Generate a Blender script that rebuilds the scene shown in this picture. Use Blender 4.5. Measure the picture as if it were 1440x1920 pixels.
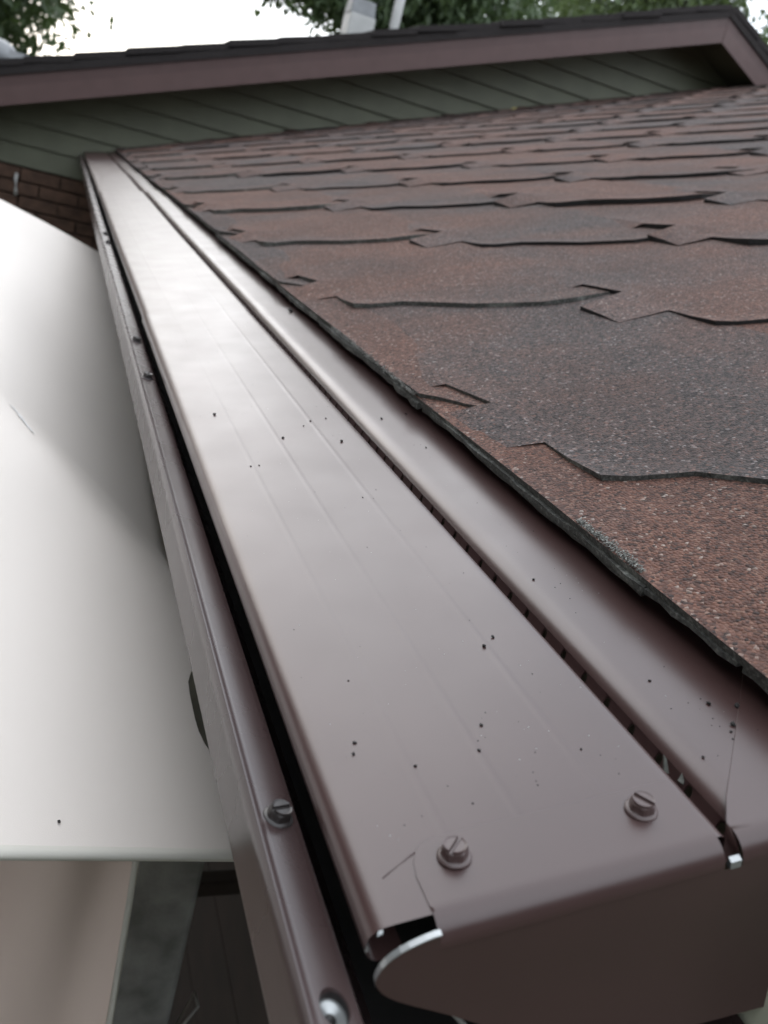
import bpy, bmesh, math, random
from mathutils import Vector, Matrix, noise
R = math.radians
random.seed(7)
for o in list(bpy.data.objects): bpy.data.objects.remove(o, do_unlink=True)
scn = bpy.context.scene
col = scn.collection

# ------------------------------------------------------------------ camera
GS = 0.24312          # slope of the gutter guard (rad)
TH = 0.34599          # roof pitch (rad)
L = 5.36              # distance of the gable wall
cam_d = bpy.data.cameras.new('camera'); cam = bpy.data.objects.new('camera', cam_d); col.objects.link(cam)
cr, cu, cf = Vector((.9171, -.3151, .2444)), Vector((-.1055, .3993, .9107)), Vector((.3845, .861, -.3329))
M = Matrix((cr, cu, -cf)).transposed().to_4x4(); M.translation = (-.1030, -.1590, .1849)
cam.matrix_world = M
cam_d.sensor_fit = 'VERTICAL'; cam_d.sensor_height = 36; cam_d.sensor_width = 27
cam_d.lens = 36 * 1617.8 / 1920
cam_d.clip_start = .01; cam_d.clip_end = 2000
cam_d.dof.use_dof = True; cam_d.dof.focus_distance = .44; cam_d.dof.aperture_fstop = 13.5
scn.camera = cam
# ------------------------------------------------------------------ sky and sun
SUN_EL, SUN_AZ = R(26), R(-12)       # azimuth from +Y towards +X
w = bpy.data.worlds.new('World'); scn.world = w; w.use_nodes = True
nt = w.node_tree; nt.nodes.clear()
out = nt.nodes.new('ShaderNodeOutputWorld'); bg = nt.nodes.new('ShaderNodeBackground')
sky = nt.nodes.new('ShaderNodeTexSky'); sky.sky_type = 'NISHITA'; sky.sun_disc = False
sky.sun_elevation = SUN_EL; sky.sun_rotation = SUN_AZ; sky.dust_density = 2.5; sky.air_density = 1.2; sky.ozone_density = 1.5
tc = nt.nodes.new('ShaderNodeTexCoord'); nz = nt.nodes.new('ShaderNodeTexNoise'); nz.inputs['Scale'].default_value = 2.2; nz.inputs['Detail'].default_value = 5
mp = nt.nodes.new('ShaderNodeMapping'); mp.inputs['Scale'].default_value = (1, 1, 2.5)
nt.links.new(tc.outputs['Generated'], mp.inputs['Vector']); nt.links.new(mp.outputs['Vector'], nz.inputs['Vector'])
cr_ = nt.nodes.new('ShaderNodeValToRGB'); cr_.color_ramp.elements[0].position = .38; cr_.color_ramp.elements[1].position = .62
cr_.color_ramp.elements[0].color = (.82, .82, .82, 1); cr_.color_ramp.elements[1].color = (.97, .97, .97, 1)
nt.links.new(nz.outputs['Fac'], cr_.inputs['Fac'])
mx = nt.nodes.new('ShaderNodeMixRGB'); mx.inputs['Color2'].default_value = (7.35, 7.8, 8.35, 1)    # thin bright cloud
nt.links.new(cr_.outputs['Color'], mx.inputs['Fac']); nt.links.new(sky.outputs['Color'], mx.inputs['Color1'])
nt.links.new(mx.outputs['Color'], bg.inputs['Color']); bg.inputs['Strength'].default_value = .14
nt.links.new(bg.outputs['Background'], out.inputs['Surface'])
sd = bpy.data.lights.new('sun', 'SUN'); sun = bpy.data.objects.new('sun', sd); col.objects.link(sun)
sd.energy = .5; sd.angle = R(60); sd.color = (1, .97, .93)
sdir = Vector((math.sin(SUN_AZ) * math.cos(SUN_EL), math.cos(SUN_AZ) * math.cos(SUN_EL), math.sin(SUN_EL)))
sun.rotation_euler = sdir.to_track_quat('Z', 'Y').to_euler()
vs = scn.view_settings; vs.view_transform = 'Standard'; vs.look = 'None'; vs.gamma = 1; vs.exposure = 1.27; vs.use_curve_mapping = False

# ------------------------------------------------------------------ materials
class NM:
    def __init__(s, name):
        s.m = bpy.data.materials.new(name); s.m.use_nodes = True; s.t = s.m.node_tree
        s.b = s.t.nodes['Principled BSDF']; s.pos = s.t.nodes.new('ShaderNodeNewGeometry').outputs['Position']
    def n(s, t, **k):
        x = s.t.nodes.new(t)
        for a, v in k.items(): setattr(x, a, v)
        return x
    def l(s, a, b): s.t.links.new(a, b)
    def noise(s, scale, detail=3, rough=.5, vec=None, stretch=None):
        x = s.n('ShaderNodeTexNoise'); x.inputs['Scale'].default_value = scale; x.inputs['Detail'].default_value = detail; x.inputs['Roughness'].default_value = rough
        v = vec or s.pos
        if stretch:
            m = s.n('ShaderNodeMapping'); m.inputs['Scale'].default_value = stretch; s.l(v, m.inputs['Vector']); v = m.outputs['Vector']
        s.l(v, x.inputs['Vector']); return x.outputs['Fac']
    def ramp(s, fac, stops):
        x = s.n('ShaderNodeValToRGB'); e = x.color_ramp.elements
        while len(e) < len(stops): e.new(.5)
        for el, (p, c) in zip(e, stops): el.position = p; el.color = (*c, 1) if len(c) == 3 else c
        s.l(fac, x.inputs['Fac']); return x.outputs['Color']
    def mix(s, fac, a, b, mode='MIX'):
        x = s.n('ShaderNodeMixRGB', blend_type=mode)
        for v, i in ((fac, 'Fac'), (a, 'Color1'), (b, 'Color2')):
            if isinstance(v, (int, float)): x.inputs[i].default_value = v
            elif isinstance(v, tuple): x.inputs[i].default_value = (*v, 1)
            else: s.l(v, x.inputs[i])
        return x.outputs['Color']
    def math(s, op, a, b=0):
        x = s.n('ShaderNodeMath', operation=op)
        for v, i in ((a, 0), (b, 1)):
            if isinstance(v, (int, float)): x.inputs[i].default_value = v
            else: s.l(v, x.inputs[i])
        return x.outputs[0]
    def bump(s, h, strength, dist):
        x = s.n('ShaderNodeBump'); x.inputs['Strength'].default_value = strength; x.inputs['Distance'].default_value = dist
        s.l(h, x.inputs['Height']); s.l(x.outputs['Normal'], s.b.inputs['Normal'])
    def base(s, c):
        if isinstance(c, tuple): s.b.inputs['Base Color'].default_value = (*c, 1)
        else: s.l(c, s.b.inputs['Base Color'])
    def rough(s, v):
        if isinstance(v, (int, float)): s.b.inputs['Roughness'].default_value = v
        else: s.l(v, s.b.inputs['Roughness'])

ALB = .60
def simple(name, c, rough=.6, var=.15, scale=8, metal=0, bump=0):
    k = NM(name); f = k.noise(scale, 4); c = tuple(x * ALB for x in c)
    lo = tuple(max(0, x * (1 - var)) for x in c); hi = tuple(min(.95, x * (1 + var)) for x in c)
    k.base(k.ramp(f, [(.3, lo), (.7, hi)])); k.rough(rough); k.b.inputs['Metallic'].default_value = metal
    if bump: k.bump(k.noise(scale * 12, 3), .5, bump)
    return k.m

# satin brown coil paint on aluminium
def paint(name, c, r0, r1, dust=.03, ior=1.56):
    k = NM(name)
    f = k.noise(14, 4); fine = k.noise(900, 2)
    c1 = k.ramp(f, [(.3, tuple(x * .93 for x in c)), (.7, tuple(x * 1.07 for x in c))])
    d = k.ramp(k.noise(5, 6, .65), [(.5, (0, 0, 0)), (.8, (dust, dust, dust))])
    k.base(k.mix(d, c1, (.30, .28, .26)))
    k.rough(k.ramp(k.noise(20, 4), [(.3, (r0, r0, r0)), (.7, (r1, r1, r1))]))
    k.b.inputs['IOR'].default_value = ior
    k.bump(fine, .12, .00012)
    return k.m
M_paint = paint('brown_satin_paint', (.047, .0250, .0235), .28, .34, .015)
M_paint2 = paint('brown_satin_paint_gutter', (.037, .023, .0225), .25, .30)
M_cap = paint('brown_satin_paint_cap', (.048, .031, .029), .32, .38)
M_bare = simple('bare_aluminium', (.62, .64, .64), .38, .05, 80, .8)
M_screw = simple('painted_screw', (.035, .028, .027), .42, .25, 400)
M_black = simple('cavity_shade_black', (.012, .011, .010), .9, .3, 60)  # near-black that stands for the shade inside the gutter
M_speck = simple('dark_granule', (.020, .017, .016), .85, .5, 900)
M_pale = simple('pale_dust', (.55, .54, .52), .8, .2, 900)

def shingle_mat():
    k = NM('shingle_granules')
    oi = k.n('ShaderNodeObjectInfo')
    vo = k.n('ShaderNodeTexVoronoi'); vo.inputs['Scale'].default_value = 560; k.l(k.pos, vo.inputs['Vector'])
    sep = k.n('ShaderNodeSeparateColor'); k.l(vo.outputs['Color'], sep.inputs['Color'])
    red = k.ramp(sep.outputs['Red'], [(0, (.022, .015, .013)), (.25, (.056, .030, .023)), (.55, (.080, .043, .033)), (.8, (.102, .053, .038)), (.96, (.125, .080, .062)), (.994, (.20, .18, .16))])
    gry = k.ramp(sep.outputs['Red'], [(0, (.012, .011, .011)), (.3, (.031, .028, .028)), (.6, (.051, .044, .043)), (.82, (.069, .057, .054)), (.94, (.088, .054, .044)), (.995, (.15, .15, .15))])
    big = k.noise(3.4, 3, .5, stretch=(1.0, 1.35, 1.0))
    mid = k.noise(14, 3)
    t = k.math('ADD', k.math('MULTIPLY', big, .8), k.math('MULTIPLY', mid, .2))
    osep = k.n('ShaderNodeSeparateColor'); k.l(oi.outputs['Color'], osep.inputs['Color'])
    t = k.math('ADD', t, k.math('SUBTRACT', osep.outputs['Red'], .5))
    tt = k.ramp(t, [(.39, (0, 0, 0)), (.65, (1, 1, 1))])
    c = k.mix(tt, red, gry)
    dark = k.ramp(k.noise(6, 5, .6), [(.3, (1.08, .97, .95)), (.7, (1.56, 1.38, 1.33))])
    c = k.mix(1, c, dark, 'MULTIPLY')
    k.base(c); k.rough(.88); k.b.inputs['Specular IOR Level'].default_value = .35
    vd = k.n('ShaderNodeTexVoronoi', feature='F1'); vd.inputs['Scale'].default_value = 560; k.l(k.pos, vd.inputs['Vector'])
    hgt = k.math('ADD', k.math('MULTIPLY', vd.outputs['Distance'], -1.0), k.math('MULTIPLY', sep.outputs['Green'], .7))
    k.bump(hgt, 1.0, .0017)
    return k.m
M_shingle = shingle_mat()
def edge_mat():
    k = NM('asphalt_cut_edge')
    f = k.noise(420, 4, .7); g = k.noise(26, 3)
    c = k.ramp(f, [(.3, (.020, .020, .019)), (.55, (.065, .066, .060)), (.75, (.19, .19, .175))])
    pale = k.ramp(g, [(.55, (0, 0, 0)), (.68, (.55, .55, .55))])
    k.base(k.mix(pale, c, k.ramp(f, [(.3, (.06, .065, .056)), (.7, (.32, .33, .30))]))); k.rough(.95); k.bump(f, 1, .0012)
    return k.m
M_edge = edge_mat()
M_sedge = simple('shingle_cut_edge', (.020, .018, .017), .95, .5, 300)
M_fray = simple('frayed_fibreglass', (.36, .36, .335), .9, .35, 500)
M_deck = simple('dark_roof_deck', (.02, .018, .016), .95, .2, 30)

M_rake = paint('rake_board_paint', (.080, .047, .045), .45, .55, ior=1.45)
M_rake2 = paint('rake_trim_paint', (.092, .055, .052), .45, .55, ior=1.45)
M_siding = simple('grey_green_siding', (.178, .186, .124), .6, .10, 6, bump=.0004)
M_brick = simple('brown_brick', (.15, .085, .058), .9, .35, 14, bump=.002)
M_mortar = simple('dark_mortar', (.11, .075, .056), .95, .2, 40, bump=.001)
M_upshingle = simple('dark_roof_edge', (.036, .030, .030), .95, .35, 120, bump=.002)
M_wallbrown = simple('dark_brown_wall', (.036, .022, .016), .8, .3, 9, bump=.001)
M_cream = simple('cream_board', (.62, .62, .48), .6, .08, 10)
M_white = simple('white_metal', (.72, .72, .70), .45, .08, 10)
M_grey = simple('galvanised_grey', (.30, .31, .32), .5, .15, 12, .3)
M_fabric = None
def fabric(name, c, trans=.25):
    c = tuple(x * ALB for x in c); k = NM(name); f = k.noise(2.5, 4); wv = k.noise(1500, 2)
    k.base(k.ramp(f, [(.3, tuple(x * .96 for x in c)), (.7, c)])); k.rough(.62)
    k.b.inputs['Sheen Weight'].default_value = .1
    k.bump(k.mix(.75, wv, k.noise(11, 5)), .35, .0016)
    tr = k.n('ShaderNodeBsdfTranslucent'); tr.inputs['Color'].default_value = (c[0], c[1] * .97, c[2] * .92, 1)
    ms = k.n('ShaderNodeMixShader'); ms.inputs['Fac'].default_value = trans
    k.l(k.b.outputs[0], ms.inputs[1]); k.l(tr.outputs[0], ms.inputs[2]); k.l(ms.outputs[0], k.t.nodes['Material Output'].inputs['Surface'])
    return k.m
M_fabric = fabric('cream_canopy_fabric', (1.02, .935, .865), .10)
M_curtain = fabric('beige_curtain_fabric', (1.15, .93, .83), .12)
M_hem = fabric('pale_hem_tape', (1.0, .97, .88))
M_post = simple('weathered_grey_post', (.44, .46, .45), .75, .45, 16, bump=.001)
M_cable = simple('pale_cable', (.40, .40, .37), .5, .1, 30)
M_bark = simple('bark', (.07, .05, .035), .95, .4, 12, bump=.01)
def leafm(name, c):
    c = tuple(x * ALB for x in c); k = NM(name); oi = k.noise(1.3, 3)
    k.base(k.ramp(oi, [(.3, tuple(x * .55 for x in c)), (.7, tuple(x * 1.35 for x in c))])); k.rough(.55)
    tr = k.n('ShaderNodeBsdfTranslucent'); tr.inputs['Color'].default_value = (c[0] * 1.6, c[1] * 1.6, c[2], 1)
    ms = k.n('ShaderNodeMixShader'); ms.inputs['Fac'].default_value = .3
    k.l(k.b.outputs[0], ms.inputs[1]); k.l(tr.outputs[0], ms.inputs[2]); k.l(ms.outputs[0], k.t.nodes['Material Output'].inputs['Surface'])
    return k.m
M_leafd = leafm('dark_leaves', (.085, .130, .055)); M_leafm = leafm('mid_leaves', (.105, .160, .075)); M_leafl = leafm('light_leaves', (.135, .190, .090))
M_yard = leafm('yard_tree_leaves', (.070, .100, .045))
def groundm():
    k = NM('lawn_ground'); f = k.noise(.6, 5); g = k.noise(30, 4)
    k.base(k.mix(k.ramp(g, [(.3, (0, 0, 0)), (.7, (.6, .6, .6))]), k.ramp(f, [(.35, (.050, .052, .030)), (.65, (.080, .078, .048))]), (.105, .094, .068))); k.rough(.95)
    return k.m
M_ground = groundm()

# ------------------------------------------------------------------ helpers
def mesh(name, vs_, fs, mats, mi=None, smooth=False):
    me = bpy.data.meshes.new(name); me.from_pydata([tuple(v) for v in vs_], [], fs); me.update()
    for m in (mats if isinstance(mats, (list, tuple)) else [mats]): me.materials.append(m)
    if mi:
        for p, i in zip(me.polygons, mi): p.material_index = i
    if smooth:
        for p in me.polygons: p.use_smooth = True
    return me
def link(name, data, parent=None, loc=None):
    o = bpy.data.objects.new(name, data); col.objects.link(o)
    if parent: o.parent = parent
    if loc is not None: o.location = loc
    return o
def thing(name, label, cat, loc=(0, 0, 0), group=None, data=None):
    o = link(name, data, None, loc); o['label'] = label; o['category'] = cat
    if group: o['group'] = group
    return o
def bevel(o, wd, seg=2):
    m = o.modifiers.new('bevel', 'BEVEL'); m.width = wd; m.segments = seg; m.limit_method = 'ANGLE'; m.angle_limit = R(35); return o
def box_data(name, a, b, mat):
    (x0, y0, z0), (x1, y1, z1) = a, b
    v = [(x0, y0, z0), (x1, y0, z0), (x1, y1, z0), (x0, y1, z0), (x0, y0, z1), (x1, y0, z1), (x1, y1, z1), (x0, y1, z1)]
    return mesh(name, v, [(0, 3, 2, 1), (4, 5, 6, 7), (0, 1, 5, 4), (1, 2, 6, 5), (2, 3, 7, 6), (3, 0, 4, 7)], mat)
def tube_data(name, pts, rad, mat, seg=8):
    vs_, fs = [], []; pts = [Vector(p) for p in pts]
    for i, p in enumerate(pts):
        t = (pts[min(i + 1, len(pts) - 1)] - pts[max(i - 1, 0)]).normalized()
        a = t.cross(Vector((0, 0, 1))); a = a.normalized() if a.length > 1e-4 else Vector((1, 0, 0)); b = t.cross(a)
        r = rad[i] if isinstance(rad, (list, tuple)) else rad
        for k in range(seg):
            q = 2 * math.pi * k / seg; vs_.append(p + a * (r * math.cos(q)) + b * (r * math.sin(q)))
    for i in range(len(pts) - 1):
        for k in range(seg):
            fs.append((i * seg + k, i * seg + (k + 1) % seg, (i + 1) * seg + (k + 1) % seg, (i + 1) * seg + k))
    fs.append(tuple(range(seg))[::-1]); fs.append(tuple(range((len(pts) - 1) * seg, len(pts) * seg)))
    return mesh(name, vs_, fs, mat, smooth=True)
EX = Vector((math.cos(GS), 0, math.sin(GS))); EN = Vector((-math.sin(GS), 0, math.cos(GS)))
def G(s, y, n=0): return EX * s + EN * n + Vector((0, y, 0))              # guard plane -> world
UP = Vector((math.cos(TH), 0, math.sin(TH))); RN = Vector((-math.sin(TH), 0, math.cos(TH)))
E0 = Vector((.1627, 0, .0558))
def RP(u, v, h=0): return E0 + UP * u + RN * h + Vector((0, v, 0))        # roof plane -> world
def lerp_tab(tab, x):
    for (a, fa), (b, fb) in zip(tab, tab[1:]):
        if x <= b: return fa + (fb - fa) * max(0, (x - a)) / (b - a)
    return tab[-1][1]

# ------------------------------------------------------------------ ground
g = link('ground', mesh('ground', [(-300, -300, -2.7), (300, -300, -2.7), (300, 600, -2.7), (-300, 600, -2.7)], [(0, 1, 2, 3)], M_ground)); g['kind'] = 'structure'

# ------------------------------------------------------------------ house
house = thing('house', 'brown shingled house with a grey-green sided gable behind its lower roof', 'house', (.4, L, -2.7))
HI = Matrix.Translation((-.4, -L, 2.7))
def hpart(name, data, parent=house, xf=True):
    o = link(name, data, parent)
    if parent is house: o.location = (-.4, -L, 2.7)
    return o
# lower roof deck
UMAX = 4.9
dv = [RP(.02, .035, -.020), RP(UMAX, .035, -.020), RP(UMAX, L, -.020), RP(.02, L, -.020), RP(.02, .035, -.006), RP(UMAX, .035, -.006), RP(UMAX, L, -.006), RP(.02, L, -.006)]
roof = hpart('lower_roof', mesh('lower_roof', dv, [(0, 3, 2, 1), (4, 5, 6, 7), (0, 1, 5, 4), (1, 2, 6, 5), (2, 3, 7, 6), (3, 0, 4, 7)], M_deck))

# interlocking shingles: each a thin curled plate with a slanting raised side edge and a stepped lower edge
ETAB = [(-.07, .02), (0, 0), (.05, -.020), (.108, -.075), (.165, -.112), (.20, -.116), (.258, -.105), (.34, -.10)]
EAVE = [(.2, -.03), (.215, -.042), (.235, -.080), (.258, -.104), (.34, -.10)]
def shingle_data(kind, seed):
    rnd = random.Random(seed)
    bj = [0, .033, .065, .100, .142, .20, .30, .42, .535]
    ai = [0, .018, .05, .08, .108, .14, .165, .20, .23, .258, .295, .34]
    tab = ETAB
    if kind == 'eave': ai = [.2115, .222, .235, .247, .258, .295, .34]; tab = EAVE
    k1, k2, k3 = rnd.uniform(.8, 1.2), rnd.uniform(.75, 1.25), rnd.uniform(0, 6)
    def hh(a, j):
        b = bj[j]
        near = .0036 * k1 * max(0, 1 - b / .16) ** 1.4                      # curl of the near edge
        near *= (1 if a < .2 else max(0, 1 - (a - .2) / .085))
        butt = [.0042 * k2, .0026 * k2, .0008, .0008, .0052 * k1, .0034, .0006, .0004, -.002][j] * max(0, 1 - a / .06) if kind != 'eave' else 0
        flat = .0010 if j < 7 else (0 if j == 7 else -.0022)
        top = -.0045 * max(0, min(1, (a - .262) / .05))
        wav = .00025 * math.sin(9 * a * 6 + b * 14 + k3)
        return max(near, butt if a < .06 else 0, flat) + top + wav
    V, F, MI = [], [], []
    idx = {}
    for i, a in enumerate(ai):
        for j, b in enumerate(bj):
            e = lerp_tab(tab, a)
            ja = rnd.uniform(-.0012, .0012) if (i == 0) else 0; jb = rnd.uniform(-.0014, .0014) if j == 0 else 0
            aa = a + ja - (.012 if (i == 0 and j == 5 and kind != 'eave') else 0)
            idx[i, j] = len(V); V.append((aa, b + e + jb, hh(a, j)))
    for i in range(len(ai) - 1):
        for j in range(len(bj) - 1):
            F.append((idx[i, j], idx[i + 1, j], idx[i + 1, j + 1], idx[i, j + 1])); MI.append(0)
    def wall(chain, drop):
        base = len(V)
        for q in chain:
            x, y, z = V[q]; V.append((x + (.0008 if True else 0), y, z - drop))
        for t in range(len(chain) - 1):
            F.append((chain[t], chain[t + 1], base + t + 1, base + t)); MI.append(1)
    wall([idx[i, 0] for i in range(len(ai))], .0036)
    wall([idx[0, j] for j in range(len(bj))][::-1], .0034)
    if kind != 'eave':
        lo = -.060 if kind == 'field' else -.0325
        q = len(V)
        for j in range(5, len(bj)):
            V.append((lo, bj[j] + .01, -.0030 if kind == 'field' else (.0002 if j < 8 else -.003)))
        for t, j in enumerate(range(5, len(bj) - 1)):
            F.append((q + t, idx[0, j], idx[0, j + 1], q + t + 1)); MI.append(0)
        if kind == 'first':
            q2 = len(V); V += [(-.031, bj[j] + .008, -.0002) for j in (2, 3, 4)]
            F += [(q2, idx[0, 2], idx[0, 3], q2 + 1), (q2 + 1, idx[0, 3], idx[0, 4], q2 + 2)]; MI += [0, 0]
            wall([q + t for t in range(len(bj) - 5)][::-1], .004)
        if kind == 'field':                                                  # lower ear that tucks under the neighbour
            q = len(V)
            V += [(-.058, .056, .0006), (-.060, .085, .0024), (-.062, .118, .0036)]
            F += [(q, idx[0, 2], idx[0, 3], q + 1), (q + 1, idx[0, 3], idx[0, 4], q + 2)]; MI += [0, 0]
            V2 = len(V); V += [(-.0575, .056, -.003), (-.0595, .085, -.002), (-.0615, .118, -.002)]
            F += [(q + 1, q, V2, V2 + 1), (q + 2, q + 1, V2 + 1, V2 + 2)]; MI += [1, 1]
    me = mesh('shingle', V, F, [M_shingle, M_sedge if kind == 'field' else M_edge], MI)
    for p in me.polygons: p.use_smooth = p.material_index == 0
    return me
variants = {k: [shingle_data(k, s) for s in range(11, 11 + n)] for k, n in (('field', 6), ('first', 4), ('eave', 4))}
RM = Matrix((UP, Vector((0, 1, 0)), RN)).transposed().to_4x4()
rr = random.Random(3)
TONE = {(-1, -1): .32, (0, -2): .34, (0, -1): .60, (-1, 0): .50, (1, -1): .36, (0, 0): .44, (1, 0): .47, (2, -1): .42, (1, 1): .56, (0, 1): .42}      # reddish (low) or slate (high) blend of each near shingle
for k in range(-1, 20):
    au = .035 + .25 * k
    for m in range(-2, 12):
        av = (.725 if k % 2 == 0 else .459) + .497 * m
        if av + .5 < .05 or av > L - .02 or au > UMAX - .1: continue
        kind = 'eave' if k == -1 else ('first' if k == 0 else 'field')
        if kind == 'eave' and av < .3: pass
        o = link('shingle', rr.choice(variants[kind]), roof)
        near = av < 1.2 and au < .6
        jx, jy, jr = (rr.uniform(-.003, .003), rr.uniform(-.004, .004), rr.uniform(-.003, .003)) if near else (rr.uniform(-.006, .006), rr.uniform(-.014, .014), rr.uniform(-.008, .008))
        if k <= 0: jx *= .5; jr *= .4
        p = RP(au + jx, av + jy, 0)
        tone = TONE.get((k, m), rr.choice([.40, .44, .47, .5, .53, .56, .60])); o.color = (tone, tone, tone, 1)
        o.matrix_local = Matrix.Translation(p) @ RM @ Matrix.Rotation(jr, 4, 'Z') @ Matrix.Diagonal((1, 1, rr.uniform(1.0, 1.5) if av < 1.0 and k < 2 else rr.uniform(1.3, 2.2), 1))
# starter strips below the first course, ragged at the eave
def strip_data(v0, v1, u0, h0, h1, seed):
    rnd = random.Random(seed); n = max(6, int((v1 - v0) / .012)); V, F = [], []
    for i in range(n + 1):
        v = v0 + (v1 - v0) * i / n; r = u0 + rnd.uniform(-.0009, .0009) + .0007 * math.sin(v * 31 + seed)
        dz = rnd.uniform(-.0005, .0005)
        V += [RP(r, v, h1 + dz), RP(r + rnd.uniform(-.0004, .0004), v, h0 + dz), RP(.09, v, h1), RP(.09, v, h0)]
    for i in range(n):
        a, b = i * 4, i * 4 + 4
        F += [(a, a + 1, b + 1, b), (a, b, b + 2, a + 2), (a + 1, a + 3, b + 3, b + 1)]
    F += [(0, 2, 3, 1), (n * 4, n * 4 + 1, n * 4 + 3, n * 4 + 2)]
    return mesh('starter_strip', V, F, M_edge)
for (v0, v1, u0, h0, h1, sd_) in [(.03, .064, -.0020, -.0066, -.0034, 1), (.066, .127, -.0034, -.0056, -.0030, 12), (.128, .4155, -.0048, -.0060, -.0030, 2), (.131, .4175, -.0030, -.0096, -.0064, 3), (.4195, .93, -.0050, -.0078, -.0032, 4), (.9335, 1.45, -.0045, -.0074, -.0032, 5), (1.453, 2.3, 0, -.0072, -.0036, 6), (2.304, 3.6, 0, -.0072, -.0036, 7), (3.604, L, 0, -.0072, -.0036, 8)]:
    link('starter_strip', strip_data(v0, v1, u0, h0, h1, sd_), roof)
# frayed felt where the edge of the first course has worn through
def fray(v0, v1, u0, n, ln, seed):
    rnd = random.Random(seed); V, F = [], []
    for i in range(n):
        v = rnd.uniform(v0, v1); e_ = 1 - (2 * (v - (v0 + v1) / 2) / (v1 - v0)) ** 2; u = u0 + rnd.uniform(-.0025, .001) + abs(rnd.gauss(0, .0022)) * (.3 + .7 * e_ * abs(math.sin(v * 140)))
        c = RP(u, v, rnd.uniform(.0012, .0030)); a = rnd.uniform(-1.6, 1.6); l = ln * rnd.uniform(.4, 1.2); wd = rnd.uniform(.0002, .0006)
        d = (UP * math.cos(a) + Vector((0, math.sin(a), 0))); e = d.cross(RN)
        q = len(V); V += [c - d * l - RN * .0002, c + e * wd + RN * .0003, c + d * l + RN * rnd.uniform(-.0003, .0003), c - e * wd, c - RN * .0006]
        F += [(q, q + 3, q + 2, q + 1), (q, q + 1, q + 4), (q + 1, q + 2, q + 4), (q + 2, q + 3, q + 4), (q + 3, q, q + 4)]
    return mesh('frayed_felt', V, F, M_fray)
fr = link('frayed_felt', fray(.134, .192, -.0008, 650, .0008, 5), roof); fr['kind'] = 'stuff'
fr = link('frayed_felt', fray(.425, .66, -.0052, 700, .0010, 9), roof); fr['kind'] = 'stuff'
# yellow fallen leaf is a separate thing, see below

# gable wall of clapboards above, brick below
PK = 3.64                                         # x of the gable peak
def rake_z(x): return 1.775 - math.tan(TH) * abs(x - PK) * (1 if x < PK else 1.15)      # top line of the rake boards
gw_d = mesh('gable_wall', [(-3, L + .03, -.15), (9, L + .03, -.15), (9, L + .03, -.14), (PK + 3.9, L + .03, rake_z(PK + 3.9) - .1), (PK, L + .03, rake_z(PK) - .08), (-1.3, L + .03, rake_z(-1.3) - .08), (-1.6, L + .03, -.14)], [(0, 1, 2, 3, 4, 5, 6)], M_siding)
gw = hpart('gable_wall', gw_d)
for i in range(17):
    z0 = -.15 + .113 * i; z1 = z0 + .125
    xl = max(-1.3, PK - (rake_z(PK) - .12 - z0) / math.tan(TH) - .15) if z0 > .15 else -1.3
    xl = max(-1.3, xl); xr = PK + (1.66 - z0) / (math.tan(TH) * 1.15) + .1
    xr = min(xr, 6.0)
    if xr - xl < .1: continue
    d = mesh('siding_board', [(xl, L + .004, z0), (xr, L + .004, z0), (xr, L + .022, z1), (xl, L + .022, z1), (xl, L + .026, z0), (xr, L + .026, z0), (xr, L + .027, z1), (xl, L + .027, z1)],
             [(0, 1, 2, 3), (0, 4, 5, 1), (3, 2, 6, 7), (0, 3, 7, 4), (1, 5, 6, 2)], M_siding)
    link('siding_board', d, gw)
bw = hpart('brick_wall', mesh('brick_wall', [(-2.2, L + .03, -2.7), (3, L + .03, -2.7), (3, L + .03, -.15), (-2.2, L + .03, -.15)], [(0, 1, 2, 3)], M_mortar))
bd = box_data('brick', (0, -.020, 0), (.200, .004, .062), M_brick)
rb = random.Random(8)
for r_ in range(11):
    for c_ in range(7):
        o = link('brick', bd, bw); o.location = (-1.15 + c_ * .211 + (.105 if r_ % 2 else 0) + rb.uniform(-.002, .002), L + .022 + rb.uniform(-.002, .002), -.225 - r_ * .074)
clip = hpart('wall_clip', tube_data('wall_clip', [(-.329, L - .008, -.195), (-.330, L - .014, -.23), (-.327, L - .014, -.28), (-.324, L - .006, -.312)], .010, M_white)) 
# rake boards with a thin trim lip, and roof shingles seen edge-on above them
OH = .30
def rake(x0, x1, top, bot, y0, y1, mat, name, parent):
    V = []
    for x in (x0, x1):
        for z in (top, bot):
            for y in (y0, y1): V.append((x, y, rake_z(x) + z))
    return hpart(name, mesh(name, V, [(0, 2, 6, 4), (1, 5, 7, 3), (0, 4, 5, 1), (2, 3, 7, 6), (0, 1, 3, 2), (4, 6, 7, 5)], mat), parent)
upper = None
V = []
uy0, uy1 = L - OH - .02, L + 4.5
pts = [(-1.6, rake_z(-1.6)), (PK, rake_z(PK)), (7.6, rake_z(7.6))]
for y in (uy0 + .03, uy1):
    for x, z in pts: V += [(x, y, z + .004), (x, y, z + .020)]
upper = hpart('upper_roof', mesh('upper_roof', V, [(0, 2, 3, 1), (2, 4, 5, 3), (1, 3, 9, 7), (3, 5, 11, 9), (0, 6, 8, 2), (2, 8, 10, 4), (6, 7, 9, 8), (8, 9, 11, 10), (0, 1, 7, 6), (4, 10, 11, 5)], M_upshingle))
ru = random.Random(21)
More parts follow.
